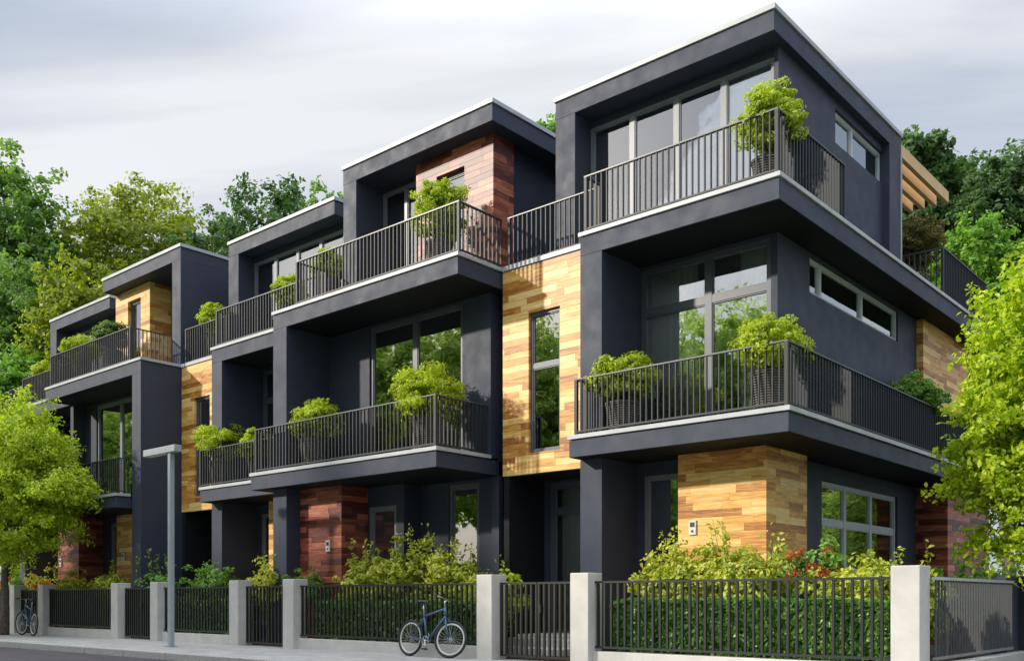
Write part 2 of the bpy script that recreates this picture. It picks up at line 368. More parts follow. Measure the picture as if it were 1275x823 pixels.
# ------------------------------------------------------------------ building parts
def window(par, axis, u0, u1, z0, z1, p, mull=(), trans=(), fw=0.07, mat=FRAME, curt=(), mw=None, inward=1):
    """axis 'y': lies in plane y=p looking to -y; axis 'x': plane x=p looking to +x. inward = sign of the way indoors"""
    mw = mw or fw
    m_ = MB()
    def bx(a0, a1, b0, b1, d0, d1):
        if axis == 'y': m_.box(a0, a1, p + d0 * inward, p + d1 * inward, b0, b1)
        else: m_.box(p - d0, p - d1, a0, a1, b0, b1)
    bx(u0, u0 + fw, z0, z1, 0, .09); bx(u1 - fw, u1, z0, z1, 0, .09)
    bx(u0 + fw, u1 - fw, z1 - fw, z1, 0, .09); bx(u0 + fw, u1 - fw, z0, z0 + fw, 0, .09)
    zc = [z0 + fw] + [z for z in trans] + [z1 - fw]
    for u in mull: bx(u - mw / 2, u + mw / 2, z0 + fw, z1 - fw, 0.004, .085)
    uc = sorted([u0 + fw] + list(mull) + [u1 - fw])
    for i in range(len(uc) - 1):
        a = uc[i] + (mw / 2 if i > 0 else 0); b_ = uc[i + 1] - (mw / 2 if i < len(uc) - 2 else 0)
        for z in trans: bx(a, b_, z - mw / 2, z + mw / 2, 0.008, .08)
        # sash edge
        for k in range(len(zc) - 1):
            q0 = zc[k] + (mw / 2 if k > 0 else 0); q1 = zc[k + 1] - (mw / 2 if k < len(zc) - 2 else 0); e = .022
            bx(a, a + e, q0, q1, .02, .07); bx(b_ - e, b_, q0, q1, .02, .07); bx(a + e, b_ - e, q0, q0 + e, .02, .07); bx(a + e, b_ - e, q1 - e, q1, .02, .07)
    w = m_.build('window', mat, par)
    g = MB()
    if axis == 'y': g.box(u0 + .01, u1 - .01, p + .045 * inward, p + .053 * inward, z0 + .01, z1 - .01)
    else: g.box(p - .053, p - .045, u0 + .01, u1 - .01, z0 + .01, z1 - .01)
    g.build('pane', GLASS, w)
    for (c0, c1) in curt:
        cm = MB(); n = max(8, int((c1 - c0) / 0.025)); i0 = len(cm.v)
        for k in range(n + 1):
            u = c0 + (c1 - c0) * k / n; d = .15 + .045 * math.sin(u * 44 + .6 * math.sin(u * 9)) + .012 * math.sin(u * 21 + 1)
            for z in (z0 + .03, z1 - .02):
                cm.v.append((u, p + d * inward, z) if axis == 'y' else (p - d, u, z))
        for k in range(n): cm.f.append((2 * k, 2 * k + 2, 2 * k + 3, 2 * k + 1))
        cm.build('curtain', CURT, w, smooth=True)
    return w

def railing(par, pts, z0, z1, mat=RAIL, hand=HAND, sp=0.115, name='railing', bw=0.020, bd=0.036, cap=True):
    m_ = MB(); h = MB()
    for k in range(len(pts) - 1):
        (xa, ya), (xb, yb) = pts[k], pts[k + 1]
        L = math.hypot(xb - xa, yb - ya); n = max(1, round(L / sp))
        ax = abs(xb - xa) > abs(yb - ya); sgx = 1 if xb > xa else -1; sgy = 1 if yb > ya else -1
        for i in range(1 if k else 0, n + 1):
            if i == n and k < len(pts) - 2: pass
            x = xa + (xb - xa) * i / n; y = ya + (yb - ya) * i / n
            big = (i == n and k < len(pts) - 2) or (k == 0 and i == 0)
            if big: m_.box(x - .028, x + .028, y - .028, y + .028, z0, z1 - .022)
            elif ax: m_.box(x - bw / 2, x + bw / 2, y - bd / 2, y + bd / 2, z0 + .066, z1 - .022)
            else: m_.box(x - bd / 2, x + bd / 2, y - bw / 2, y + bw / 2, z0 + .066, z1 - .022)
        if ax:
            a, b_ = xa + .028 * sgx, xb - .028 * sgx
            m_.box(a, b_, ya - .02, ya + .02, z0 + .035, z0 + .066)
            h.box(xa - .03 * sgx, xb + .03 * sgx, ya - .03, ya + .03, z1 - .022, z1 + .003 * (k % 2))
        else:
            a, b_ = ya + .028 * sgy, yb - .028 * sgy
            m_.box(xa - .02, xa + .02, a, b_, z0 + .035, z0 + .066)
            h.box(xa - .03, xa + .03, ya + (.031 * sgy if k else 0), yb + (-.031 * sgy if k < len(pts) - 2 else 0), z1 - .022, z1 + .001)
    r = m_.build(name, mat, par); h.build('handrail', hand, r)
    return r

def slab(par, x0, x1, y0, y1, z0, zc, sides='f', name='balcony_slab', capdepth=0.3, capx=None):
    """dark fascia slab z0..zc with a pale coping above its exposed edges"""
    s_ = MB().box(x0, x1, y0, y1, z0, zc - .015).build(name, FAC, par, bevel=0.006)
    m_ = MB(); o = .03; h = .09
    xl = x0 - (o if 'l' in sides else 0); xr = x1 + (o if 'r' in sides else 0); h = .08
    m_.box(xl, xr, y0 - o, y0 - o + capdepth, zc + .005, zc + h)
    ye = y1 if capx is None else capx
    if 'r' in sides: m_.box(x1 + o - capdepth, x1 + o, y0 - o + capdepth, ye, zc + .005, zc + h)
    if 'l' in sides: m_.box(x0 - o, x0 - o + capdepth, y0 - o + capdepth, ye, zc + .005, zc + h)
    m_.build('coping', CAP, s_, bevel=0.006)
    MB().box(x0 + .012, x1 - .012, y0 + .012, y1 - .012, z0 - .006, z0 + .01).build('soffit_shade', SOFF, s_)  # thin near-black sheet, paints the shade under the slab
    # shadow gap + deck, inset
    MB().box(x0 + .03, x1 - .03, y0 + .03, y1 - .02, zc - .012, zc + .03).build('deck', SOFF, s_)
    return s_

def intercom(par, x, yf, z):
    o = MB().box(x - .07, x + .07, yf - .03, yf - .001, z - .125, z + .125).build('intercom', WHITE, par, bevel=0.008)
    MB().box(x - .045, x + .045, yf - .034, yf - .0305, z + .01, z + .09).build('display', DARKP, o)
    MB().box(x - .02, x + .02, yf - .038, yf - .0305, z - .08, z - .045).build('button', RAIL, o)
    return o

Z2b, Z2, Z3b, Z3, ZRb, ZR = 3.55, 3.86, 7.22, 7.56, 10.62, 10.965
D2, D3 = Z2 + .035, Z3 + .035          # deck tops

def narrow_house(dx, label, rx0, rx1, ry, right2, right3, end=False, strip=False):
    rt = thing('terraced_house', (-8.6 + dx, 18, 0), label, 'house', 'terraced houses in the row')
    back = 25.2 if end else 20.4
    X = lambda v: v + dx
    slab(rt, X(-10.5), right2, 13.58, 26.0 if end else 15.3, Z2b, Z2, 'flr' if end else 'fl', capx=26.0 if end else 14.4)
    slab(rt, X(-10.52), right3, 13.93, 25.4 if end else 20.4, Z3b, Z3, 'flr' if end else 'fl', capx=25.4 if end else 14.37)
    # side fin with the front column
    MB().box(X(-10.52), X(-10.04), 13.93, back, -.1, Z3b).build('column_wall', FAC, rt, bevel=0.006)
    # middle storey
    wr = X(-7.30) if end else right3
    ow = (X(-10.04), X(-7.42) if end else X(-7.4), D2, 7.16)
    MB().wall('y', X(-10.04), wr, D2, Z3b, 15.16, 15.40, [ow]).build('wall', FAC, rt)
    window(rt, 'y', ow[0], ow[1], ow[2], ow[3], 15.19, [X(-8.63)], [6.35], 0.08, FRAME, [(X(-10.0), X(-8.95)), (X(-8.1), X(-7.5))], mw=.13)
    # ground storey
    gw = (X(-9.86), X(-8.95), .35, 3.3)
    MB().wall('y', X(-10.04), X(-7.45), -.1, Z2b, 15.0, 15.24, [gw]).build('wall', FAC, rt)
    window(rt, 'y', *gw, 15.03, [], [], 0.07, FRAMEL, [])
    MB().box(X(-8.86), X(-7.2), 14.55, 16.1, -.1, Z2b).build('wood_clad_box', YWOOD, rt, bevel=0.004)
    intercom(rt, X(-8.56), 14.55, 2.27)
    # top storey
    w_ = rx1 - rx0
    s_ = MB().box(rx0, rx1, ry, ry + (6.05 if end else 5.2), ZRb, ZR - .015).build('roof_slab', FAC, rt, bevel=0.006)
    MB().box(rx0 - .03, rx1 + .03, ry - .03, ry + (6.08 if end else 5.2), ZR + .005, ZR + .095).build('roof_coping', CAP, s_, bevel=0.006)
    MB().box(rx0 + .03, rx1 - .03, ry + .03, ry + 5.1, ZR - .012, ZR + .003).build('shadow_gap', SOFF, s_)
    MB().box(rx0, rx0 + .49, ry, ry + (6.0 if end else 5.2), D3, ZRb).build('column_wall', FAC, rt, bevel=0.006)
    wy = ry + .52
    xr = rx1 - .22
    MB().box(rx0 + .49, xr, wy - .02, wy + .2, 10.48, ZRb - .003).build('window_head', FAC, rt)
    n = 4; u0 = rx0 + .49; u1 = xr - .02
    mulls = [u0 + (u1 - u0) * k / n for k in range(1, n)]
    window(rt, 'y', u0, u1, D3 + .02, 10.48, wy, mulls, [], 0.06, FRAMEL, [(u0 + .05, u0 + .8), (u0 + 1.25, u0 + 1.9), (u0 + 2.0, u0 + 2.6), (u1 - .95, u1 - .06)], mw=.11)
    if end:
        tw = (18.04, 20.55, 9.80, 10.46)
        MB().wall('x', wy - .05, 20.5, D3, ZRb - .003, X(-7.5), X(-7.585), [tw]).build('wall', FAC, rt)
        window(rt, 'x', *tw, X(-7.56), [19.0], [], 0.06, FRAMEW, [], mw=.09)
        MB().box(X(-7.74), rx1, 20.5, ry + 6.0, D3, ZRb).build('column_wall', FAC, rt, bevel=0.006)
        MB().box(rx0 + .49, X(-7.76), ry + 5.7, ry + 5.95, D3, ZRb - .003).build('back_wall', FAC, rt)
        MB().box(rx1 - .01, rx1 + .02, ry + 6.003, ry + 6.05, D3, ZRb - .003).build('edge_trim', CAP, rt)
        # side wall, middle storey, strip of three lights
        sw = (16.43, 20.85, 6.50, 7.14)
        MB().wall('x', 15.402, 22.0, D2, Z3b, X(-7.3), X(-7.54), [sw]).build('wall', FAC, rt)
        window(rt, 'x', *sw, X(-7.34), [16.98, 18.95], [], 0.05, FRAMEW, [(17.6, 18.3), (19.6, 20.2)], mw=.10)
        MB().box(X(-10), X(-7.15), 22.0, 25.2, D2, Z3b).build('wood_clad_box', YWOOD, rt, bevel=0.004)
        # side wall, ground storey, six light window
        gw2 = (17.3, 21.25, 1.55, 3.25)
        MB().wall('x', 16.0, 22.4, -.1, Z2b, X(-7.45), X(-7.69), [gw2]).build('wall', FAC, rt)
        window(rt, 'x', *gw2, X(-7.50), [18.52, 19.86], [2.49], 0.08, FRAMEW, [(17.4, 18.3), (20.0, 21.0)], mw=.12)
        MB().box(X(-10), X(-6.76), 22.4, 25.6, -.1, Z2b).build('wood_clad_box', RWOOD, rt, bevel=0.004)
        for bx_ in (-7.42, -7.70, -7.98, -8.26):
            MB().box(X(bx_) - .05, X(bx_) + .05, 21.2, 24.5, 10.60, 10.87).build('pergola_beam', PINE, rt, bevel=0.008)
    MB().wall('y', X(-10.04), X(-7.0) if not end else X(-7.8), -.1, Z3b, back, back + .2).build('back_wall', ROOM, rt)
    if not end:
        MB().box(rx0 + .49, rx1, ry + 5.0, ry + 5.2, D3, ZRb - .003).build('back_wall', ROOM, rt)
        MB().box(rx1 - .2, rx1 - .02, ry + .5, ry + 5.0, D3, ZRb - .003).build('wall', FAC, rt)
    # link volume with the tall wood panel
    lx0, lx1 = X(-12.78), X(-10.52)
    MB().wall('y', lx0, lx1, 3.48, 7.53, 14.37, 14.47, [(X(-12.11), X(-11.33), 3.88, 6.60)]).build('wood_panel', YWOOD, rt)
    MB().wall('y', lx0 + .01, lx1, 3.50, 7.53, 14.473, 14.62, [(X(-12.14), X(-11.30), 3.85, 6.63)]).build('wall', FAC, rt)
    window(rt, 'y', X(-12.11), X(-11.33), 3.88, 6.60, 14.43, [], [5.56], 0.06, FRAME, [(X(-11.9), X(-11.6))], mw=.09)
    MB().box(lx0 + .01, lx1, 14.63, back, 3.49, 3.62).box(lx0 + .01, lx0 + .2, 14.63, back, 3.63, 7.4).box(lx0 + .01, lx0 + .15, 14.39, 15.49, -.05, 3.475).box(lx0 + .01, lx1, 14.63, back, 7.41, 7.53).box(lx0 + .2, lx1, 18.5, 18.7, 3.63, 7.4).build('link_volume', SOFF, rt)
    MB().box(lx0 - .0, lx1, 14.34, 14.62, 7.545, 7.64).build('coping', CAP, rt, bevel=0.006)
    railing(rt, [(lx0 + .1, 14.46), (lx1 + .06, 14.46)], 7.64, 8.63)
    gw = (X(-12.50), X(-11.15), .3, 3.42)
    MB().wall('y', X(-12.8), X(-10.52), -.1, 3.48, 15.5, 15.7, [gw]).build('wall', FAC, rt)
    window(rt, 'y', *gw, 15.54, [], [2.84], 0.10, FRAME, [(X(-12.3), X(-11.3))], mw=.12)
    # railings
    if end:
        railing(rt, [(X(-10.4), 13.93), (X(-10.4), 13.66), (X(-6.43), 13.66), (X(-6.43), 25.9)], 3.955, 4.94)
        railing(rt, [(X(-10.44), 14.40), (X(-10.44), 14.0), (X(-6.75), 14.0), (X(-6.75), 16.6), (X(-7.48), 16.6)], 7.655, 8.66)
        railing(rt, [(X(-7.7), 22.0), (X(-6.75), 22.0), (X(-6.75), 25.3)], 7.655, 8.70)
    else:
        railing(rt, [(X(-10.6), 13.66), (right2 - .02, 13.66)], 3.955, 4.92)
        railing(rt, [(X(-10.40), 14.4), (X(-10.40), 14.02), (right3 + .78, 14.02)], 7.655, 8.61)
    return rt

H1 = narrow_house(0, 'nearest dark house at the right end of the row, with strip windows along its side', -12.05, -7.35, 15.14, -6.36, -6.68, end=True)
H3 = narrow_house(-12.12, 'narrow dark house with big top panes, left of the house with the red wood box', -23.84, -19.13, 15.2, -19.22, -18.77)
H5 = narrow_house(-24.24, 'farthest dark house, mostly hidden behind the street tree', -35.35, -30.9, 15.24, -31.25, -30.9)

# ---- wide house with the red boxes
def wide_red():
    rt = thing('terraced_house', (-15.8, 18, 0), 'dark house with a red wood box on its top floor', 'house', 'terraced houses in the row')
    slab(rt, -19.2, -13.1, 12.83, 15.0, Z2b, Z2, 'flr', capx=14.36)
    slab(rt, -18.76, -12.82, 13.13, 20.4, Z3b, Z3, 'flr', capx=14.36)
    MB().box(-18.76, -18.25, 13.13, 20.4, -.1, Z3b).build('column_wall', FAC, rt, bevel=0.006)
    MB().wall('y', -18.25, -13.1, D2, Z3b, 14.36, 14.6, [(-16.82, -13.89, D2, 7.17)]).build('wall', FAC, rt)
    window(rt, 'y', -16.82, -13.89, D2, 7.17, 14.40, [-15.36], [], .08, FRAME, [(-16.75, -15.8), (-14.75, -13.95)], mw=.14)
    MB().box(-13.3, -13.1, 14.61, 20.4, -.1, Z3b).build('wall', FAC, rt)
    MB().box(-18.25, -13.3, 20.2, 20.4, -.1, Z3b).build('back_wall', ROOM, rt)
    # ground
    MB().box(-18.24, -16.75, 13.5, 14.9, -.1, Z2b).build('wood_clad_box', RWOOD, rt, bevel=0.004)
    intercom(rt, -17.2, 13.5, 2.22)
    MB().wall('y', -16.74, -15.55, -.1, Z2b, 14.25, 14.45, [(-16.72, -15.80, .3, 3.10)]).build('wall', FAC, rt)
    window(rt, 'y', -16.72, -15.80, .3, 3.10, 14.28, [], [], .09, FRAMEL, [(-16.6, -15.9)])
    MB().box(-15.75, -15.55, 14.46, 14.72, -.1, Z2b).build('wall', FAC, rt)
    MB().wall('y', -15.75, -13.1, -.1, Z2b, 14.73, 14.93, [(-14.66, -13.76, .3, 3.48)]).build('wall', FAC, rt)
    window(rt, 'y', -14.66, -13.76, .3, 3.48, 14.76, [], [], .09, FRAME, [(-14.1, -13.85)])
    # top
    s_ = MB().box(-17.67, -12.99, 14.29, 20.3, ZRb, ZR - .015).build('roof_slab', FAC, rt, bevel=0.006)
    MB().box(-17.70, -12.96, 14.26, 20.33, ZR + .005, ZR + .095).build('roof_coping', CAP, s_, bevel=0.006)
    MB().box(-17.64, -13.02, 14.32, 20.2, ZR - .012, ZR + .003).build('shadow_gap', SOFF, s_)
    MB().box(-17.66, -17.2, 14.29, 20.2, D3, ZRb).build('column_wall', FAC, rt, bevel=0.006)
    MB().wall('y', -15.62, -13.32, D3, ZRb - .003, 14.68, 14.80, [(-14.98, -14.14, 8.0, 10.18)]).wall('x', 14.80, 15.32, D3, ZRb - .003, -13.32, -13.45).wall('x', 14.80, 15.32, D3, ZRb - .003, -15.50, -15.62).build('wood_clad_box', RWOOD, rt)
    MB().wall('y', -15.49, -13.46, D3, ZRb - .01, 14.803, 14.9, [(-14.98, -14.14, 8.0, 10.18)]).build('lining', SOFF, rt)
    window(rt, 'y', -14.97, -14.15, 8.01, 10.17, 14.80, [], [], .07, FRAME, [])
    window(rt, 'y', -17.2, -15.64, D3 + .02, 10.54, 15.1, [-16.42], [], .06, FRAMEL, [(-17.05, -15.8)], mw=.09)
    MB().box(-17.2, -15.64, 15.08, 15.3, 10.54, ZRb - .003).build('window_head', FAC, rt)
    MB().box(-13.65, -13.47, 15.33, 20.2, D3, ZRb - .003).build('wall', FAC, rt)
    MB().box(-17.2, -13.66, 20.0, 20.2, D3, ZRb - .003).build('back_wall', ROOM, rt)
    railing(rt, [(-17.94, 14.0), (-17.94, 13.2), (-12.86, 13.2), (-12.86, 14.40)], 7.655, 8.63)
    railing(rt, [(-19.1, 13.5), (-19.1, 12.91), (-13.2, 12.91), (-13.2, 14.36)], 3.955, 4.95)
    return rt
wide_red()

def wide_yellow():
    rt = thing('terraced_house', (-28, 18, 0), 'dark house with a yellow wood box on its top floor, behind the lamp', 'house', 'terraced houses in the row')
    slab(rt, -31.2, -25.5, 12.76, 15.0, Z2b, Z2, 'fr', capx=13.17)
    slab(rt, -30.9, -24.93, 13.17, 20.4, Z3b, Z3, 'fr', capx=14.36)
    MB().box(-25.41, -24.93, 13.17, 20.4, -.1, Z3b).build('column_wall', FAC, rt, bevel=0.006)
    MB().box(-31.0, -30.8, 14.0, 20.4, -.1, Z3b).build('wall', FAC, rt)
    MB().wall('y', -30.8, -25.41, D2, Z3b, 14.40, 14.64, [(-30.07, -27.0, D2, 7.15)]).build('wall', FAC, rt)
    window(rt, 'y', -30.07, -27.0, D2, 7.15, 14.44, [-28.55], [], .08, FRAMEL, [(-29.7, -28.7), (-28.3, -27.5)], mw=.13)
    MB().box(-30.78, -29.34, 13.5, 14.9, -.1, Z2b).build('wood_clad_box', RWOOD, rt, bevel=0.004)
    intercom(rt, -30.55, 13.5, 2.18)
    MB().wall('y', -29.33, -25.41, -.1, Z2b, 14.25, 14.45, [(-28.85, -28.15, .3, 3.35)]).build('wall', FAC, rt)
    window(rt, 'y', -28.85, -28.15, .3, 3.35, 14.29, [], [], .08, FRAMEL, [(-28.75, -28.3)])
    MB().box(-28.05, -26.6, 14.05, 14.245, -.1, Z2b).build('wood_clad_box', YWOOD, rt, bevel=0.004)
    intercom(rt, -27.62, 14.05, 2.28)
    s_ = MB().box(-29.54, -24.92, 14.35, 20.2, ZRb, ZR - .015).build('roof_slab', FAC, rt, bevel=0.006)
    MB().box(-29.57, -24.89, 14.32, 20.23, ZR + .005, ZR + .095).build('roof_coping', CAP, s_, bevel=0.006)
    MB().box(-25.38, -24.92, 14.35, 20.2, D3, ZRb).build('column_wall', FAC, rt, bevel=0.006)
    MB().wall('y', -29.5, -27.38, D3, ZRb - .003, 14.75, 14.87, [(-28.72, -27.92, 8.0, 10.26)]).wall('x', 14.87, 15.45, D3, ZRb - .003, -27.38, -27.5).wall('x', 14.87, 20, D3, ZRb - .003, -29.38, -29.5).build('wood_clad_box', YWOOD, rt)
    window(rt, 'y', -28.71, -27.93, 8.01, 10.25, 14.85, [], [], .07, FRAME, [])
    window(rt, 'y', -27.36, -25.38, D3 + .02, 10.5, 15.45, [-26.4], [], .06, FRAMEL, [(-27.2, -25.6)], mw=.09)
    MB().box(-27.36, -25.38, 15.43, 15.6, 10.5, ZRb - .003).build('window_head', FAC, rt)
    MB().box(-29.38, -25.38, 20.0, 20.2, D3, ZRb - .003).build('back_wall', ROOM, rt)
    railing(rt, [(-30.67, 14.2), (-30.67, 13.26), (-25.67, 13.26), (-25.67, 14.35)], 7.655, 8.61)
    railing(rt, [(-31.1, 12.85), (-25.6, 12.85), (-25.6, 13.15)], 3.955, 4.93)
    MB().box(-30.8, -25.41, 20.2, 20.4, -.1, Z3b).build('back_wall', ROOM, rt)
    return rt
wide_yellow()

# ------------------------------------------------------------------ fence
pill = [(-4.39, -4.03), (-9.47, -9.11), (-11.53, -11.17), (-17.19, -16.82), (-19.23, -18.87), (-22.77, -22.41), (-24.82, -24.46), (-29.33, -28.98), (-31.36, -31.01), (-35.2, -34.85)]
plab = ['big corner concrete pillar, nearest and rightmost', 'concrete pillar between the long green hedge and the bar gate with steps behind', 'concrete pillar just right of the blue bicycle', 'concrete pillar in front of the red clad wall, right of a gate', 'concrete pillar left of the gate and of the red clad wall',
        'concrete pillar just behind the street lamp pole', 'concrete pillar in front of the yellow wood strip, left of the lamp', 'concrete pillar right beside the leaning bicycle at the left', 'concrete pillar partly hidden by the street tree trunk', 'concrete pillar farthest left, beyond the tree trunk']
for (a, b_), lb in zip(pill, plab):
    tag(MB().box(a, b_, 12.27, 12.65, -.05, 1.46 + .003 * (abs(a) % 3)).build('fence_pillar', CONC, bevel=0.012), lb, 'pillar', 'concrete fence pillars')
def fence(x0, x1, label):
    rt = thing('fence_section', ((x0 + x1) / 2, 12.48, 0), label, 'fence', 'bar fence sections along the pavement')
    MB().box(x0, x1, 12.39, 12.60, -.05, .215).build('plinth', CONC, rt, bevel=0.008)
    n = round((x1 - x0 - .1) / .127); m_ = MB()
    for i in range(n + 1):
        x = x0 + .05 + (x1 - x0 - .1) * i / n; m_.box(x - .017, x + .017, 12.455, 12.495, .30, 1.295)
    m_.build('bar_panel', FENCE, rt)
    MB().box(x0, x1, 12.445, 12.505, 1.296, 1.33).build('top_rail', FENCE, rt); MB().box(x0, x1, 12.45, 12.50, .262, .298).build('bottom_rail', FENCE, rt)
fence(-9.11, -4.39, 'long black bar fence in front of the bright clipped hedge')
fence(-16.82, -11.53, 'black bar fence with the blue bicycle leaning on it')
fence(-22.41, -19.23, 'black bar fence between the lamp pole and the next gate')
fence(-28.98, -24.82, 'black bar fence left of the lamp, in front of the red clad corner')
fence(-34.85, -31.36, 'far left black bar fence beyond the tree trunk')
def gate(x0, x1, label, z0=.06):
    rt = thing('garden_gate', ((x0 + x1) / 2, 12.5, 0), label, 'gate', 'double bar gates')
    mid = (x0 + x1) / 2
    for a, b_ in ((x0 + .02, mid - .012), (mid + .012, x1 - .02)):
        m_ = MB(); n = round((b_ - a) / .125)
        for i in range(n + 1):
            x = a + .017 + (b_ - a - .034) * i / n; m_.box(x - .017, x + .017, 12.47, 12.51, z0 + .03, 1.295)
        m_.box(a, b_, 12.465, 12.515, 1.296, 1.33).box(a, b_, 12.465, 12.515, z0, z0 + .03)
        lf = m_.build('gate_leaf', FENCE, rt)
        if a > x0 + .1: MB().box(a + .03, a + .09, 12.43, 12.464, .82, .95).build('latch', FENCE, lf)
gate(-11.17, -9.47, 'double bar gate with concrete steps showing behind it')
gate(-18.87, -17.19, 'double bar gate left of the red clad wall')
gate(-24.46, -22.77, 'double bar gate left of the street lamp')
gate(-31.01, -29.33, 'double bar gate behind the leaning bicycle at the left')
# side fence
rt = thing('side_fence', (-3.98, 14.4, 0), 'side bar fence with a shiny pale top rail running back from the corner pillar', 'fence')
MB().box(-4.06, -3.88, 12.652, 17.2, -.05, .215).build('plinth', CONC, rt, bevel=0.008)
m_ = MB(); n = 30
for i in range(n + 1):
    y = 12.70 + (16.26 - 12.70) * i / n; m_.box(-3.987, -3.963, y - .009, y + .009, .31, 1.285)
m_.build('bar_panel', HAND, rt)
MB().box(-4.01, -3.94, 12.652, 16.3, 1.286, 1.325).build('top_rail', CAP, rt); MB().box(-4.0, -3.95, 12.652, 16.3, .275, .31).build('bottom_rail', FENCEL, rt)
tag(MB().box(-4.12, -3.86, 17.22, 24, -.05, 1.42).build('garden_wall', FAC, bevel=0.01), 'dark rendered garden wall at the end of the side fence', 'wall')
tag(MB().box(-4.3, -4.07, 16.4, 17.1, -.05, 1.40).build('side_post', FAC, bevel=0.01), 'dark rendered post where the side fence ends', 'post')

# steps behind the gate
tag(MB().box(-12.3, -10.6, 13.45, 13.85, 0, .15).box(-12.3, -10.6, 13.853, 14.25, 0, .30).box(-12.3, -10.6, 14.253, 15.48, 0, .36).build('entrance_steps', CONC, bevel=0.01), 'concrete entrance steps behind the right bar gate', 'steps')

# ------------------------------------------------------------------ street lamp
rt = thing('street_lamp', (-19.41, 10.95, 0), 'slim pale green T-shaped street lamp standing on the pavement', 'street lamp')
MB().box(-19.465, -19.355, 10.895, 11.005, .0, 4.22).build('pole', LAMPM, rt, bevel=0.012)
MB().box(-19.51, -19.31, 10.85, 11.05, -.01, .03).build('base_plate', LAMPM, rt, bevel=0.004)
hd = MB().box(-20.46, -19.12, 10.86, 11.04, 4.221, 4.37).build('lamp_head', LAMPM, rt, bevel=0.012)
MB().box(-20.4, -19.6, 10.90, 11.0, 4.212, 4.2205).build('lens', WHITE, hd)

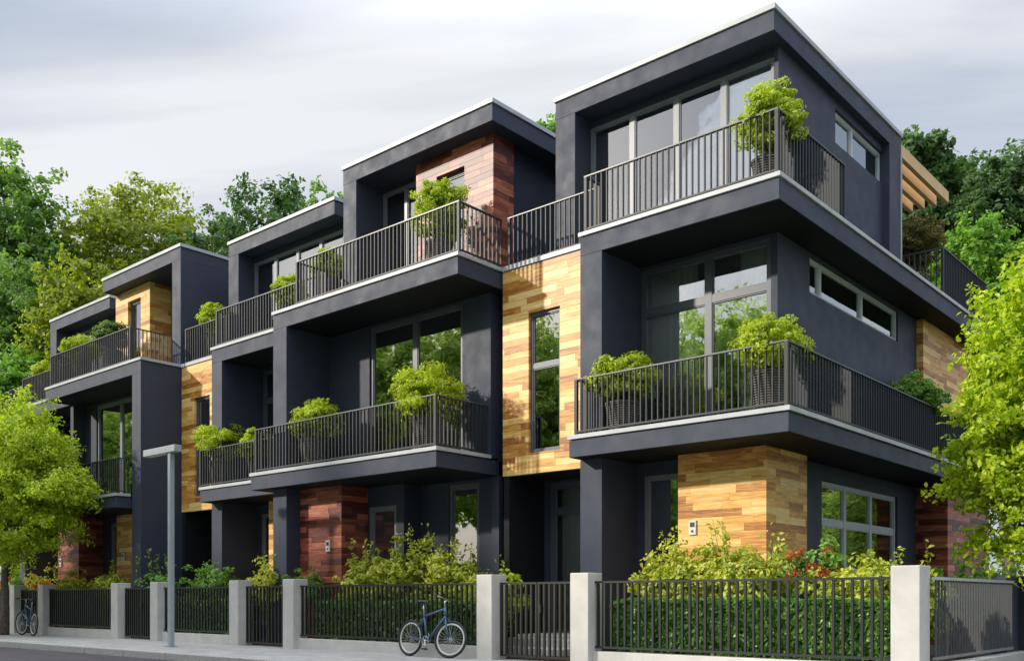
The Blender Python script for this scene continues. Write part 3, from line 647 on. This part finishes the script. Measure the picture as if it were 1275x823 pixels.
# ------------------------------------------------------------------ bicycle
def bicycle(loc, rz, steer, lean, label, name='bicycle'):
    rt = thing(name, (0, 0, 0), label, 'bicycle')
    r = .335
    rear = (-.52, 0, r); front = (.54, 0, r); bb = (-.06, 0, .29); st = (-.20, 0, .76); hd_t = (.345, 0, .90); hd_b = (.385, 0, .745)
    f = MB()
    f.tube([hd_t, hd_b], .028); f.tube([hd_b, bb], .027); f.tube([(.35, 0, .87), (-.20, 0, .735)], .024); f.tube([bb, (-.205, 0, .79)], .021)
    for s in (-1, 1):
        f.tube([(-.10, .03 * s, .30), (-.52, .06 * s, r)], .011); f.tube([(-.185, .02 * s, .69), (-.52, .06 * s, r)], .009)
    f.build('frame', BFRAME, rt, smooth=True)
    def wheel(c, par):
        w = MB(); w.ring(c, r - .024, .024, n=40, m_=8); o = w.build('wheel', TYRE, par, smooth=True)
        q = MB(); q.ring(c, r - .062, .016, n=40, m_=6, sc=(1.1, .8)); q.build('rim', RIM, o, smooth=True)
        q = MB()
        for k in range(24):
            a = 2 * math.pi * k / 24; s = .022 if k % 2 else -.022
            q.tube([(c[0] + .018 * math.cos(a + 1), c[1] + s, c[2] + .018 * math.sin(a + 1)), (c[0] + (r - .07) * math.cos(a), c[1], c[2] + (r - .07) * math.sin(a))], .0022, 3, False)
        q.build('spokes', RIM, o)
        q = MB(); q.tube([(c[0], c[1] - .05, c[2]), (c[0], c[1] + .05, c[2])], .02, 10); q.build('hub', CHROME, o, smooth=True)
    wheel(rear, rt)
    # steering assembly turned about the head tube
    sa = MB(); P0 = Vector((.385, 0, .745)); ax = Vector((-.27, 0, 1)).normalized(); Q = Matrix.Rotation(steer, 4, ax)
    T = lambda v: tuple(P0 + Q @ (Vector(v) - P0))
    for s in (-1, 1): sa.tube([T((.41, .05 * s, .70)), T((.46, .06 * s, .53)), T((.54, .06 * s, r))], [.017, .02, .012])
    sa.tube([T((.395, -.07, .705)), T((.395, .07, .705))], .02)
    fk = sa.build('fork', BFRAME, rt, smooth=True)
    wv_ = len(C.objects)
    before = set(rt.children)
    wheel(front, rt)
    fw = [c for c in rt.children if c not in before][0]
    Tm = Matrix.Translation(P0) @ Q @ Matrix.Translation(-P0)
    for o in [fw] + list(fw.children): o.data.transform(Tm)
    h = MB(); h.tube([T((.345, 0, .90)), T((.325, 0, .99)), T((.38, 0, 1.04))], .015); h.build('stem', CHROME, rt, smooth=True)
    h = MB(); h.tube([T((.31, -.31, 1.06)), T((.37, -.12, 1.045)), T((.38, 0, 1.04)), T((.37, .12, 1.045)), T((.31, .31, 1.06))], .012)
    hb = h.build('handlebar', CHROME, rt, smooth=True)
    for s in (-1, 1):
        MB().tube([T((.325, .20 * s, 1.053)), T((.31, .32 * s, 1.061))], .018).build('grip', BLACK, hb, smooth=True)
        MB().tube([T((.36, .16 * s, 1.045)), T((.41, .25 * s, 1.02))], .007, 6).build('brake_lever', BLACK, hb)
    MB().tube([(-.20, 0, .76), (-.235, 0, .98)], .014).build('seat_post', CHROME, rt, smooth=True)
    sd = MB(); i0 = len(sd.v)
    for (x, w, z) in [(-.37, .075, 1.005), (-.31, .078, 1.015), (-.21, .045, 1.01), (-.10, .02, 1.005)]:
        sd.v += [(x, -w, z - .02), (x, w, z - .02), (x, w * .7, z + .02), (x, -w * .7, z + .02)]
    for k in range(3):
        for j in range(4): a = i0 + 4 * k; sd.f.append((a + j, a + (j + 1) % 4, a + 4 + (j + 1) % 4, a + 4 + j))
    sd.f += [(0, 3, 2, 1), (12, 13, 14, 15)]
    sd.build('saddle', BLACK, rt, bevel=0.008)
    cr_ = MB(); cr_.ring((-.06, -.05, .29), .085, .008, n=28, m_=5); cr_.tube([(-.06, -.075, .29), (-.06, .075, .29)], .018)
    for k in range(5): a = k * 1.2566; cr_.tube([(-.06, -.05, .29), (-.06 + .085 * math.cos(a), -.05, .29 + .085 * math.sin(a))], .007, 5)
    cr_.tube([(-.06, -.07, .29), (.02, -.085, .14)], .011); cr_.tube([(-.06, .07, .29), (-.14, .085, .44)], .011)
    cs = cr_.build('crankset', CHROME, rt, smooth=True)
    for (px_, py_, pz_) in ((.02, -.13, .14), (-.14, .13, .44)): MB().box(px_ - .045, px_ + .045, py_ - .045, py_ + .045, pz_ - .012, pz_ + .012).build('pedal', BLACK, cs)
    ch = MB(); ch.tube([(-.06, -.05, .375), (-.52, -.05, .375)], .005, 4); ch.tube([(-.06, -.05, .205), (-.50, -.05, .25), (-.53, -.05, .30)], .005, 4); ch.build('chain', BLACK, rt)
    MB().tube([(-.52, -.045, r), (-.50, -.06, .26)], .012).build('derailleur', BLACK, rt)
    rt.location = loc; rt.rotation_euler = (lean, 0, rz)
    return rt
bicycle((-12.54, 12.08, 0), R(-2), R(16), R(-6), 'blue grey mountain bicycle leaning on the bar fence in the middle of the photo')
bicycle((-28.45, 11.62, 0), R(174), R(14), R(4), 'small far bicycle leaning beside the tree trunk at the left edge')

# ------------------------------------------------------------------ foliage
def leaves(name, P, Nn, size, mat, parent, rng, asp=0.34, fold=0.25):
    n = len(P)
    Nn = Nn / (np.linalg.norm(Nn, axis=1, keepdims=True) + 1e-9)
    t_ = rng.normal(size=(n, 3)); t_ -= (t_ * Nn).sum(1, keepdims=True) * Nn; t_ /= np.linalg.norm(t_, axis=1, keepdims=True) + 1e-9
    t_[:, 2] -= .25; t_ /= np.linalg.norm(t_, axis=1, keepdims=True)
    b_ = np.cross(Nn, t_); s = (size * rng.uniform(.65, 1.3, n))[:, None]
    v = np.empty((n, 6, 3))
    v[:, 0] = P - t_ * s * .5; v[:, 1] = P - t_ * s * .1 + b_ * s * asp + Nn * s * fold * asp; v[:, 2] = P + t_ * s * .25 + b_ * s * asp * .6 + Nn * s * fold * asp * .5
    v[:, 3] = P + t_ * s * .55 - Nn * s * .08; v[:, 4] = P + t_ * s * .25 - b_ * s * asp * .6 + Nn * s * fold * asp * .5; v[:, 5] = P - t_ * s * .1 - b_ * s * asp + Nn * s * fold * asp
    me = bpy.data.meshes.new(name)
    me.vertices.add(n * 6); me.vertices.foreach_set('co', v.reshape(-1).astype(np.float32))
    idx = (np.arange(n)[:, None] * 6 + np.array([0, 1, 2, 3, 0, 3, 4, 5])[None]).reshape(-1)
    me.loops.add(n * 8); me.loops.foreach_set('vertex_index', idx.astype(np.int32))
    me.polygons.add(n * 2); me.polygons.foreach_set('loop_start', (np.arange(n * 2) * 4).astype(np.int32)); me.polygons.foreach_set('loop_total', np.full(n * 2, 4, np.int32))
    me.update(calc_edges=True); me.materials.append(mat)
    o = bpy.data.objects.new(name, me); C.objects.link(o)
    if parent is not None: o.parent = parent
    return o
def usph(rng, n):
    v = rng.normal(size=(n, 3)); return v / np.linalg.norm(v, axis=1, keepdims=True)
def clumps(rng, lobes, k, inner=.55, jit=.20):
    """clump centres spread through ellipsoid lobes (local coordinates)"""
    vol = np.array([l[3] * l[4] * l[5] for l in lobes]) ** .75; pk = rng.choice(len(lobes), size=k, p=vol / vol.sum())
    L = np.array(lobes)[pk]; d = usph(rng, k); r = rng.uniform(inner, 1, k)[:, None] * (1 + jit * np.abs(rng.normal(size=(k, 1))) * rng.choice([-.6, 1], (k, 1)))
    return L[:, :3] + d * r * L[:, 3:6], d
def leafcloud(rng, cen, dirs, per, rc, up=.5):
    k = len(cen); rr = rc * rng.uniform(.55, 1.6, k); n = k * per; ci = np.repeat(np.arange(k), per)
    d = usph(rng, n); rad = rng.uniform(.25, 1, n) ** .6
    P = cen[ci] + d * (rad * rr[ci])[:, None] * np.array([1, 1, .62])
    Nn = d * .8 + dirs[ci] * .5 + np.array([0, 0, up]) + rng.normal(size=(n, 3)) * .45
    return P, Nn
def make_tree(loc, label, lobes, k, per, rc, leaf, mat, trunk_r=.18, seed=1, group=None, name='broadleaf_tree', bend=.2, fork=None, cat='tree', twigs=0, tl=.7, lean=.6):
    """lobes are relative to loc; trunk from loc up"""
    rng = np.random.default_rng(seed); rt = thing(name, loc, label, cat, group)
    cen, d = clumps(rng, lobes, k)
    P, Nn = leafcloud(rng, cen, d, per, rc)
    if twigs:
        ti = rng.choice(k, twigs); m3 = 16
        u = d[ti] + rng.normal(size=(twigs, 3)) * .45 + np.array([0, 0, .15]); u /= np.linalg.norm(u, axis=1, keepdims=True)
        a = np.tile(np.linspace(.15, 1, m3), twigs)[:, None]; L_ = np.repeat(tl * rng.uniform(.5, 1.2, twigs), m3)[:, None]
        Q = np.repeat(cen[ti], m3, 0) + np.repeat(u, m3, 0) * a * L_ - np.array([0, 0, 1]) * (a * L_) ** 2 * .35 + rng.normal(size=(twigs * m3, 3)) * leaf * .45
        P = np.concatenate([P, Q]); Nn = np.concatenate([Nn, rng.normal(size=Q.shape) * .8 + np.array([0, 0, .7])])
    leaves('crown', P, Nn, leaf, mat, rt, rng)
    la = np.array(lobes); c0 = la[:, :3].mean(0); zf = fork if fork else max(1.5, (la[:, 2] - la[:, 5]).min() + .3)
    top = Vector((c0[0] * lean, c0[1] * lean, zf)); tr = MB()
    tp = [Vector((0, 0, -.1)), Vector((bend * .5, bend * .2, zf * .35)), Vector((c0[0] * lean * .5 - bend * .2, c0[1] * lean * .5, zf * .7)), top]
    tr.tube(tp, [trunk_r * 1.25, trunk_r, trunk_r * .85, trunk_r * .7], 9)
    for l in lobes:
        c = Vector(l[:3]); e = c + Vector((0, 0, l[5] * .45)); mid = top.lerp(e, .5) + Vector((rng.normal() * .2, rng.normal() * .2, -.1 * l[5]))
        tr.tube([top, mid, e], [trunk_r * .55, trunk_r * .38, trunk_r * .12], 6)
        near = [i for i in range(len(cen)) if (Vector(cen[i]) - c).length < max(l[3:6]) * 1.1][:14]
        for i in near:
            s = mid.lerp(e, rng.uniform(0, .9)); q = Vector(cen[i]); tr.tube([s, s.lerp(q, .5) + Vector((0, 0, .12)), q], [trunk_r * .2, trunk_r * .13, trunk_r * .05], 4, False)
    tr.build('trunk', BARK, rt, smooth=True, shift=False)
    return rt

def potted(loc, w, h, potr, poth, label, mat, seed, leaf=.07, n=16):
    w *= 1.18; h *= 1.08
    rng = np.random.default_rng(seed); rt = thing('potted_shrub', loc, label, 'potted shrub', 'potted shrubs on the balconies')
    MB().lathe((0, 0, 0), [(potr * .78, 0), (potr, poth * .9), (potr * 1.04, poth * .92), (potr * 1.04, poth), (potr * .9, poth), (potr * .86, poth - .05)], 22).build('pot', WICK, rt, shift=False)
    r = w / 2; zc = poth + h * .5
    lobes = [(0, 0, zc, r * .85, r * .8, h * .5), (0, 0, zc, r * .6, r * .6, h * .35)] + [(r * .45 * math.cos(a), r * .45 * math.sin(a), zc + rng.uniform(-.15, .12) * h, r * .55, r * .5, h * .36) for a in rng.uniform(0, 6.28, 4)]
    cen, d = clumps(rng, lobes, 190, .6, .04); P, Nn = leafcloud(rng, cen, d, 62, .10 * (w / .9) ** .5, .4)
    leaves('foliage', P, Nn, leaf, mat, rt, rng, .22)
    st = MB()
    for i in range(0, 75, 6): st.tube([(0, 0, poth - .05), (cen[i][0] * .4, cen[i][1] * .4, poth + (cen[i][2] - poth) * .6), tuple(cen[i])], [.02, .012, .004], 4, False)
    st.build('stems', BARK, rt, shift=False)
    return rt
# middle storey decks
potted((-9.78, 14.2, D2), 1.15, .85, .31, .62, 'golden shrub in a wicker pot at the left end of the near middle balcony', L_POT, 1)
potted((-6.98, 14.25, D2), 1.20, .85, .33, .75, 'golden shrub in a wicker pot at the corner of the near middle balcony', L_POT, 2)
potted((-6.85, 20.4, D2), 1.2, .9, .27, .8, 'dark green shrub behind the side railing under the strip window', L_SHRUBG, 3)
potted((-17.75, 13.5, D2), 1.2, .85, .3, .75, 'golden shrub by the slim column at the left of the biggest middle balcony', L_POT, 4)
potted((-13.95, 13.45, D2), 1.5, 1.05, .33, .75, 'largest golden shrub, at the balcony corner beside the tall yellow wood panel', L_POT, 5)
potted((-22.45, 14.05, D2), 1.35, .95, .28, .75, 'rounded golden shrub on the recessed balcony beside the narrow wood panel', L_POT, 6)
potted((-20.85, 14.1, D2), .7, .75, .22, .65, 'small golden shrub half hidden behind the step between two balconies', L_POT, 7)
# top terraces
potted((-7.15, 14.55, D3), 1.05, 1.15, .28, .55, 'tall golden shrub at the corner of the highest balcony', L_POT, 8, .07)
potted((-7.75, 23.2, D3), 1.5, 1.3, .3, .95, 'bronze shrub on the rear terrace under the pergola beams', L_POTB, 9)
potted((-14.05, 13.85, D3), 1.15, 1.2, .28, .7, 'golden shrub in front of the red wood top box', L_POT, 10)
potted((-18.72, 14.75, D3), .8, .75, .25, 1.15, 'low golden shrub in front of the rightmost pane of the row of big top windows', L_POT, 11)
potted((-20.42, 14.75, D3), .8, .75, .25, .85, 'low golden shrub in front of the middle panes of the row of big top windows', L_POT, 12)
potted((-24.15, 15.0, D3), .95, .85, .28, .85, 'round olive shrub on the link terrace beside the tall blank wall', L_POT, 13)
potted((-27.95, 13.85, D3), 1.0, .8, .28, .85, 'green shrub beside the narrow window of the yellow wood top box', L_POTG, 14)
potted((-30.0, 13.9, D3), 1.15, .8, .28, .85, 'yellow shrub at the left part of the yellow boxed terrace, next to the dark opening', L_POT, 15)
potted((-34.3, 14.7, D3), 1.0, .8, .28, .9, 'yellow shrub on the farthest terrace at the left end', L_POT, 16)

def hedge(x0, x1, y0, y1, h, label, dens, seed, axis='x'):
    rng = np.random.default_rng(seed); rt = thing('clipped_hedge', ((x0 + x1) / 2, (y0 + y1) / 2, 0), label, 'hedge', 'clipped hedges behind the bar fences')
    ox, oy = (x0 + x1) / 2, (y0 + y1) / 2
    MB().box(x0 + .1, x1 - .1, y0 + .12, y1 - .1, 0, h - .12).build('dark_core', EARTH, rt)  # solid dark box filling the hedge behind its leaves
    n = int((x1 - x0) * dens)
    P = np.stack([rng.uniform(x0, x1, n) - ox, rng.uniform(y0, y1, n) - oy, rng.uniform(0, 1, n) ** .8 * h], 1)
    face = rng.uniform(size=n); fr = face < .6; tp = face >= .72
    P[fr, 1] = y0 - oy + np.abs(rng.normal(size=fr.sum())) * .05 + .03 * np.sin(P[fr, 0] * 5)
    P[tp, 2] = h - np.abs(rng.normal(size=tp.sum())) * .05 + .03 * np.sin(P[tp, 0] * 6.1)
    Nn = rng.normal(size=(n, 3)) * .55; Nn[fr] += (0, -1, .3); Nn[tp] += (0, -.1, 1)
    leaves('foliage', P, Nn, .085, L_HEDGE, rt, rng, .36)
hedge(-9.05, -4.4, 12.78, 13.3, 1.03, 'bright clipped hedge behind the long near fence', 2700, 21)
hedge(-16.8, -11.7, 12.80, 13.3, 1.0, 'dark clipped hedge behind the bicycle', 1400, 22)
hedge(-22.4, -19.3, 12.80, 13.3, 1.0, 'dark clipped hedge behind the fence right of the lamp', 1500, 23)
hedge(-28.9, -24.9, 12.80, 13.3, 1.0, 'dark clipped hedge behind the fence left of the lamp', 1300, 24)

def shrub(x, y, w, h, z0, label, mat, seed, sprigs=4, leaf=.082, k=120, per=36, flowers=0, dpt=.8):
    rng = np.random.default_rng(seed); rt = thing('garden_shrub', (x, y, 0), label, 'shrub', 'shrubs in the front gardens')
    r = w / 2; hb = h * (.84 if sprigs else 1)
    lobes = [(rng.uniform(-.6, .6) * r, rng.uniform(-.15, .15), z0 + (hb - z0) * rng.uniform(.35, .62), r * rng.uniform(.35, .6), dpt * .5, (hb - z0) * rng.uniform(.33, .45)) for _ in range(5)]
    lobes.append((0, 0, z0 + (hb - z0) * .45, r * .85, dpt * .5, (hb - z0) * .5))
    k = int(k * 1.3) if k < 100 else k
    cen, d = clumps(rng, lobes, k, .5); P, Nn = leafcloud(rng, cen, d, per, .15, .5)
    st = MB(); Ps, Ns = [P], [Nn]
    for i in range(0, k, 5): st.tube([(0, 0, 0), (cen[i][0] * .6, cen[i][1] * .6, cen[i][2] * .6), tuple(cen[i])], [.018, .012, .004], 4, False)
    for s in range(sprigs):
        bx_ = rng.uniform(-.8, .8) * r; b0 = Vector((bx_, rng.uniform(-.2, .2), hb * .7)); tip = b0 + Vector((rng.uniform(-.25, .25), rng.uniform(-.1, .1), h - hb * .7 + rng.uniform(-.25, .02)))
        md = b0.lerp(tip, .5) + Vector((rng.uniform(-.08, .08), 0, 0)); st.tube([b0, md, tip], [.008, .006, .003], 4, False)
        m2 = 34; tt = rng.uniform(.15, 1, m2); q = np.array([list(b0.lerp(md, min(1, 2 * a)) if a < .5 else md.lerp(tip, 2 * a - 1)) for a in tt]) + rng.normal(size=(m2, 3)) * .045
        Ps.append(q); Ns.append(rng.normal(size=(m2, 3)) + (0, -.4, .6))
    leaves('foliage', np.concatenate(Ps), np.concatenate(Ns), leaf, mat, rt, rng, .32)
    if flowers:
        fc = cen[rng.choice(k, flowers)] + d[rng.choice(k, flowers)] * .02; fc[:, 2] = np.maximum(fc[:, 2], (z0 + hb) * .55) + rng.uniform(0, .15, flowers); fc[:, 1] -= .15
        ci = np.repeat(np.arange(flowers), 34); dd = usph(rng, len(ci))
        leaves('blossoms', fc[ci] + dd * .075, dd + rng.normal(size=dd.shape) * .3, .06, L_FLOWER, rt, rng, .4)
    st.build('stems', STEM, rt, shift=False)
    return rt
shrub(-8.75, 13.65, 1.5, 2.0, .8, 'loose yellow shrub with stray sprigs beside the right gate pillar', L_SHRUB, 31, 5, k=40)
shrub(-7.75, 13.55, 1.7, 2.35, .8, 'tall sprigged yellow green shrub below the intercom of the near wood wall', L_SHRUB, 32, 6)
shrub(-6.85, 13.50, 1.3, 2.05, .8, 'shrub with red tinged tips before the corner of the near wood wall', L_SHRUB, 33, 3, flowers=4)
shrub(-6.15, 13.9, 1.0, 1.95, .6, 'orange flowering shrub at the corner of the near wood wall', L_SHRUBG, 34, 0, flowers=14, k=50)
shrub(-5.45, 14.0, 1.5, 1.93, .6, 'dense golden shrub in front of the six light window', L_SHRUB, 35, 2, k=160, per=40)
shrub(-5.35, 15.6, 1.5, 2.0, .5, 'golden shrub above the big corner pillar', L_SHRUB, 36, 2, k=160, per=40)
shrub(-5.3, 17.8, 1.7, 2.05, .4, 'green shrub behind the side fence in front of the red back wall', L_SHRUBG, 37, 2, k=80)
shrub(-5.2, 20.2, 1.8, 2.1, .4, 'green shrub farthest back behind the side fence', L_SHRUBG, 38, 2, k=80)
shrub(-15.9, 13.35, 1.7, 2.35, .8, 'sprigged yellow shrub right of the red clad ground wall', L_SHRUB, 39, 4)
shrub(-14.5, 13.4, 1.9, 2.6, .8, 'tallest yellow sprigged shrub above the middle bar fence', L_SHRUB, 40, 6, k=90, flowers=2)
shrub(-13.3, 13.4, 1.3, 2.35, .8, 'leafy shrub in front of the narrow ground window behind the bicycle', L_SHRUB, 41, 4)
shrub(-12.1, 13.3, 1.5, 1.85, .5, 'golden rounded shrub above the pillar right of the bicycle', L_POT, 42, 1, k=80)
shrub(-17.6, 13.2, 1.2, 1.95, .8, 'small green shrub at the foot of the red clad ground wall', L_SHRUBG, 43, 2, k=45)
shrub(-19.1, 13.3, 1.6, 2.35, .6, 'sprigged pale shrub between two slim columns above a gate', L_SHRUB, 44, 5, k=65)
shrub(-21.7, 13.35, 1.9, 1.88, .6, 'rounded bright green shrub right of the lamp pole', L_SHRUBG, 45, 0, k=160, per=40)
shrub(-24.4, 13.4, 1.8, 2.35, .8, 'open sprigged shrub behind the lamp pole', L_SHRUBG, 46, 5, k=40)
shrub(-26.8, 13.3, 1.9, 2.2, .8, 'yellow shrub at the foot of the yellow wood strip', L_SHRUB, 47, 3)
shrub(-29.2, 13.2, 2.2, 2.1, .8, 'yellow shrub before the red clad corner at the left', L_SHRUB, 48, 3)
shrub(-31.6, 13.3, 1.9, 2.2, .7, 'red tinged shrub right of the street tree trunk', L_SHRUB, 49, 2, flowers=8)
shrub(-34.2, 13.3, 2.4, 2.3, .6, 'green shrub with orange flowers left of the street tree trunk', L_SHRUBG, 50, 2, flowers=12)

# ------------------------------------------------------------------ trees
make_tree((-29.55, 11.42, 0), 'young bright street tree on the pavement at the left edge', [(1.2, 0, 5.6, 1.0, 1.1, 1.05), (0, 0, 5.4, 1.2, 1.2, 1.2), (2.0, .2, 4.9, 1.0, 1.1, .85), (1.1, 0, 4.4, 1.6, 1.4, 1.3), (2.65, .3, 3.9, 1.1, 1.0, .95), (1.3, 0, 3.1, 1.5, 1.2, 1.0), (-.6, 0, 3.6, 1.4, 1.3, 1.3)], 800, 62, .30, .088, L_STREET, .12, 101, twigs=1100, tl=.55, lean=.08, name='street_tree', bend=.08, fork=2.2)
make_tree((-2.75, 16.95, 0), 'bright lime tree with large leaves at the right edge, in front of the balconies', [(-.5, -.1, 5.9, .95, .9, .95), (-1.05, -.2, 4.75, .95, .9, .95), (-1.25, -.2, 3.7, .85, .9, .85), (-1.6, -.2, 2.95, .62, .6, .6), (-.95, -.2, 2.5, .9, .8, .8), (-1.35, -.2, 2.1, .5, .5, .45), (-.35, 0, 3.9, 1.15, 1.0, 1.1), (-1.25, -.2, 5.35, .5, .5, .5), (.3, .3, 5.6, 1.2, 1.1, 1.5), (-.15, 0, 6.6, .6, .6, .7), (.2, 0, 2.6, 1.0, .9, .9), (-1.95, -.3, 3.4, .33, .4, .3)], 640, 55, .26, .095, L_LIME, .09, 102, twigs=1500, tl=.5, name='lime_tree', bend=.1, fork=1.3)

def bg(px, top, wpx, dist, label, mat, seed, k=420, per=42, leaf=.25, body=.62, grp='trees rising behind the row', name='broadleaf_tree'):
    r = (px - 637.5) / 1201; X_, Y_ = dist * (-.6574 + r * .7535), dist * (.7535 + r * .6574)
    sc = dist / 1201; zt = 1.05 + (745 - top) * sc; rad = wpx / 2 * sc
    rng = np.random.default_rng(seed + 7); H = zt
    lobes = [(0, 0, H - rad * 1.05, rad * .8, rad * .8, rad * .95)]
    for i in range(6):
        a = i * 1.05 + rng.uniform(-.3, .3); lobes.append((rad * .5 * math.cos(a), rad * .5 * math.sin(a), H - rad * rng.uniform(1.2, 2.3), rad * .55, rad * .55, rad * .6))
    for i in range(6):
        a = i * 1.05 + rng.uniform(-.3, .3); lobes.append((rad * .55 * math.cos(a), rad * .55 * math.sin(a), H - rad * rng.uniform(2.4, 3.6), rad * .5, rad * .5, rad * .6))
    return make_tree((X_, Y_, -.1), label, lobes, int(k * 1.5), per, rad * .165, leaf * .9, mat, .22, seed, grp, name, .3, H * .35, twigs=int(k * 1.3), tl=rad * .3)
bg(5, 193, 150, 47, 'tall dark green tree at the far left edge', L_MID, 201, 650, 42, .24)
bg(172, 222, 215, 50, 'olive gold tree crown rising behind the left houses', L_GOLD, 202, 1200, 66, .24)
bg(335, 217, 165, 50, 'dark green tree crown behind the row of big top windows', L_DARK, 203, 520, 46, .25)
bg(395, 235, 110, 54, 'lower green tree crown right behind the third roof', L_MID, 204, 300, 42, .25)
bg(266, 268, 110, 46, 'small dark tree between the olive tree and the next one', L_DARK, 205, 260, 40, .22)
bg(30, 308, 150, 43, 'silvery green tree leaning in at the left below the tall one', L_MID, 206, 480, 44, .2)
bg(100, 312, 130, 41, 'yellow green tree directly behind the farthest roof', L_GOLD, 207, 320, 42, .2)
bg(20, 430, 100, 39, 'bright green tree low at the far left behind the street tree', L_BRIGHT, 208, 320, 42, .2)
bg(681, 138, 80, 40, 'lime tree tip between the two nearest roofs', L_BRIGHT, 209, 260, 42, .17)
bg(1142, 152, 80, 36, 'dark tree with a loose top just above the pergola beams', L_DARK, 210, 240, 40, .24)
bg(1172, 196, 130, 39, 'dark tree crown behind the pergola beams', L_DARK, 211, 420, 44, .24)
bg(1250, 176, 150, 35, 'tall dark green tree at the upper right', L_DARK, 212, 560, 44, .22)
bg(1322, 170, 110, 37, 'dark green tree cut by the right edge of the picture', L_DARK, 213, 420, 44, .22)
bg(1218, 262, 120, 30, 'fresh green tree behind the rear terrace railing', L_BRIGHT, 214, 420, 44, .15)
bg(1290, 330, 110, 31, 'fresh green tree at the right edge behind the lime tree', L_BRIGHT, 215, 400, 44, .15)

# trees on the other side of the street (they show in the window panes)
base = make_tree((-24.5, -17, -.1), 'tall green tree in the row across the road, mirrored in the panes', [(0, 0, 14.0, 3.0, 3.0, 3.0), (2.2, .5, 11.6, 2.8, 2.8, 2.6), (-2.2, -.5, 11.2, 3.0, 2.8, 2.6), (0, 1.6, 9.0, 3.4, 2.8, 2.4), (.6, -1.6, 8.0, 3.4, 2.8, 2.4), (-1.8, .6, 6.4, 2.8, 2.6, 1.8), (2.0, 0, 6.0, 2.6, 2.4, 1.8)], 800, 56, .66, .25, L_MIRR, .3, 301, 'trees across the road', 'roadside_tree', .2, 4.5)
rr = random.Random(5)
for i, (x, y, s) in enumerate([(-30.5, -19, 1.0), (-37, -17.5, .95), (-43.5, -19, 1.2), (-51, -18, 1.25), (-57.5, -19.5, 1.2), (-65, -18, 1.2), (-73, -19, 1.2), (-82, -18, 1.3), (-91, -19, 1.3), (-100, -18, 1.35), (-18.5, -18, 1.0), (-12, -19, .95), (-5, -17, 1.0), (2, -18, .95)]):
    c = tree_copy(base); c.location = (x, y, -.1); c.rotation_euler = (0, 0, rr.uniform(0, 6)); c.scale = (s, s, s * rr.uniform(.9, 1.1))
# trees to the right of the corner house (mirrored in the side windows)
for i, (x, y, s) in enumerate([(12, 14, .8), (1, 44, .5), (8, 62, .6), (19, 82, 1.0)]):
    c = tree_copy(base); c.location = (x, y, -.1); c.rotation_euler = (0, 0, rr.uniform(0, 6)); c.scale = (s, s, s)
    c['label'] = 'green tree beyond the right garden mirrored in the side windows'
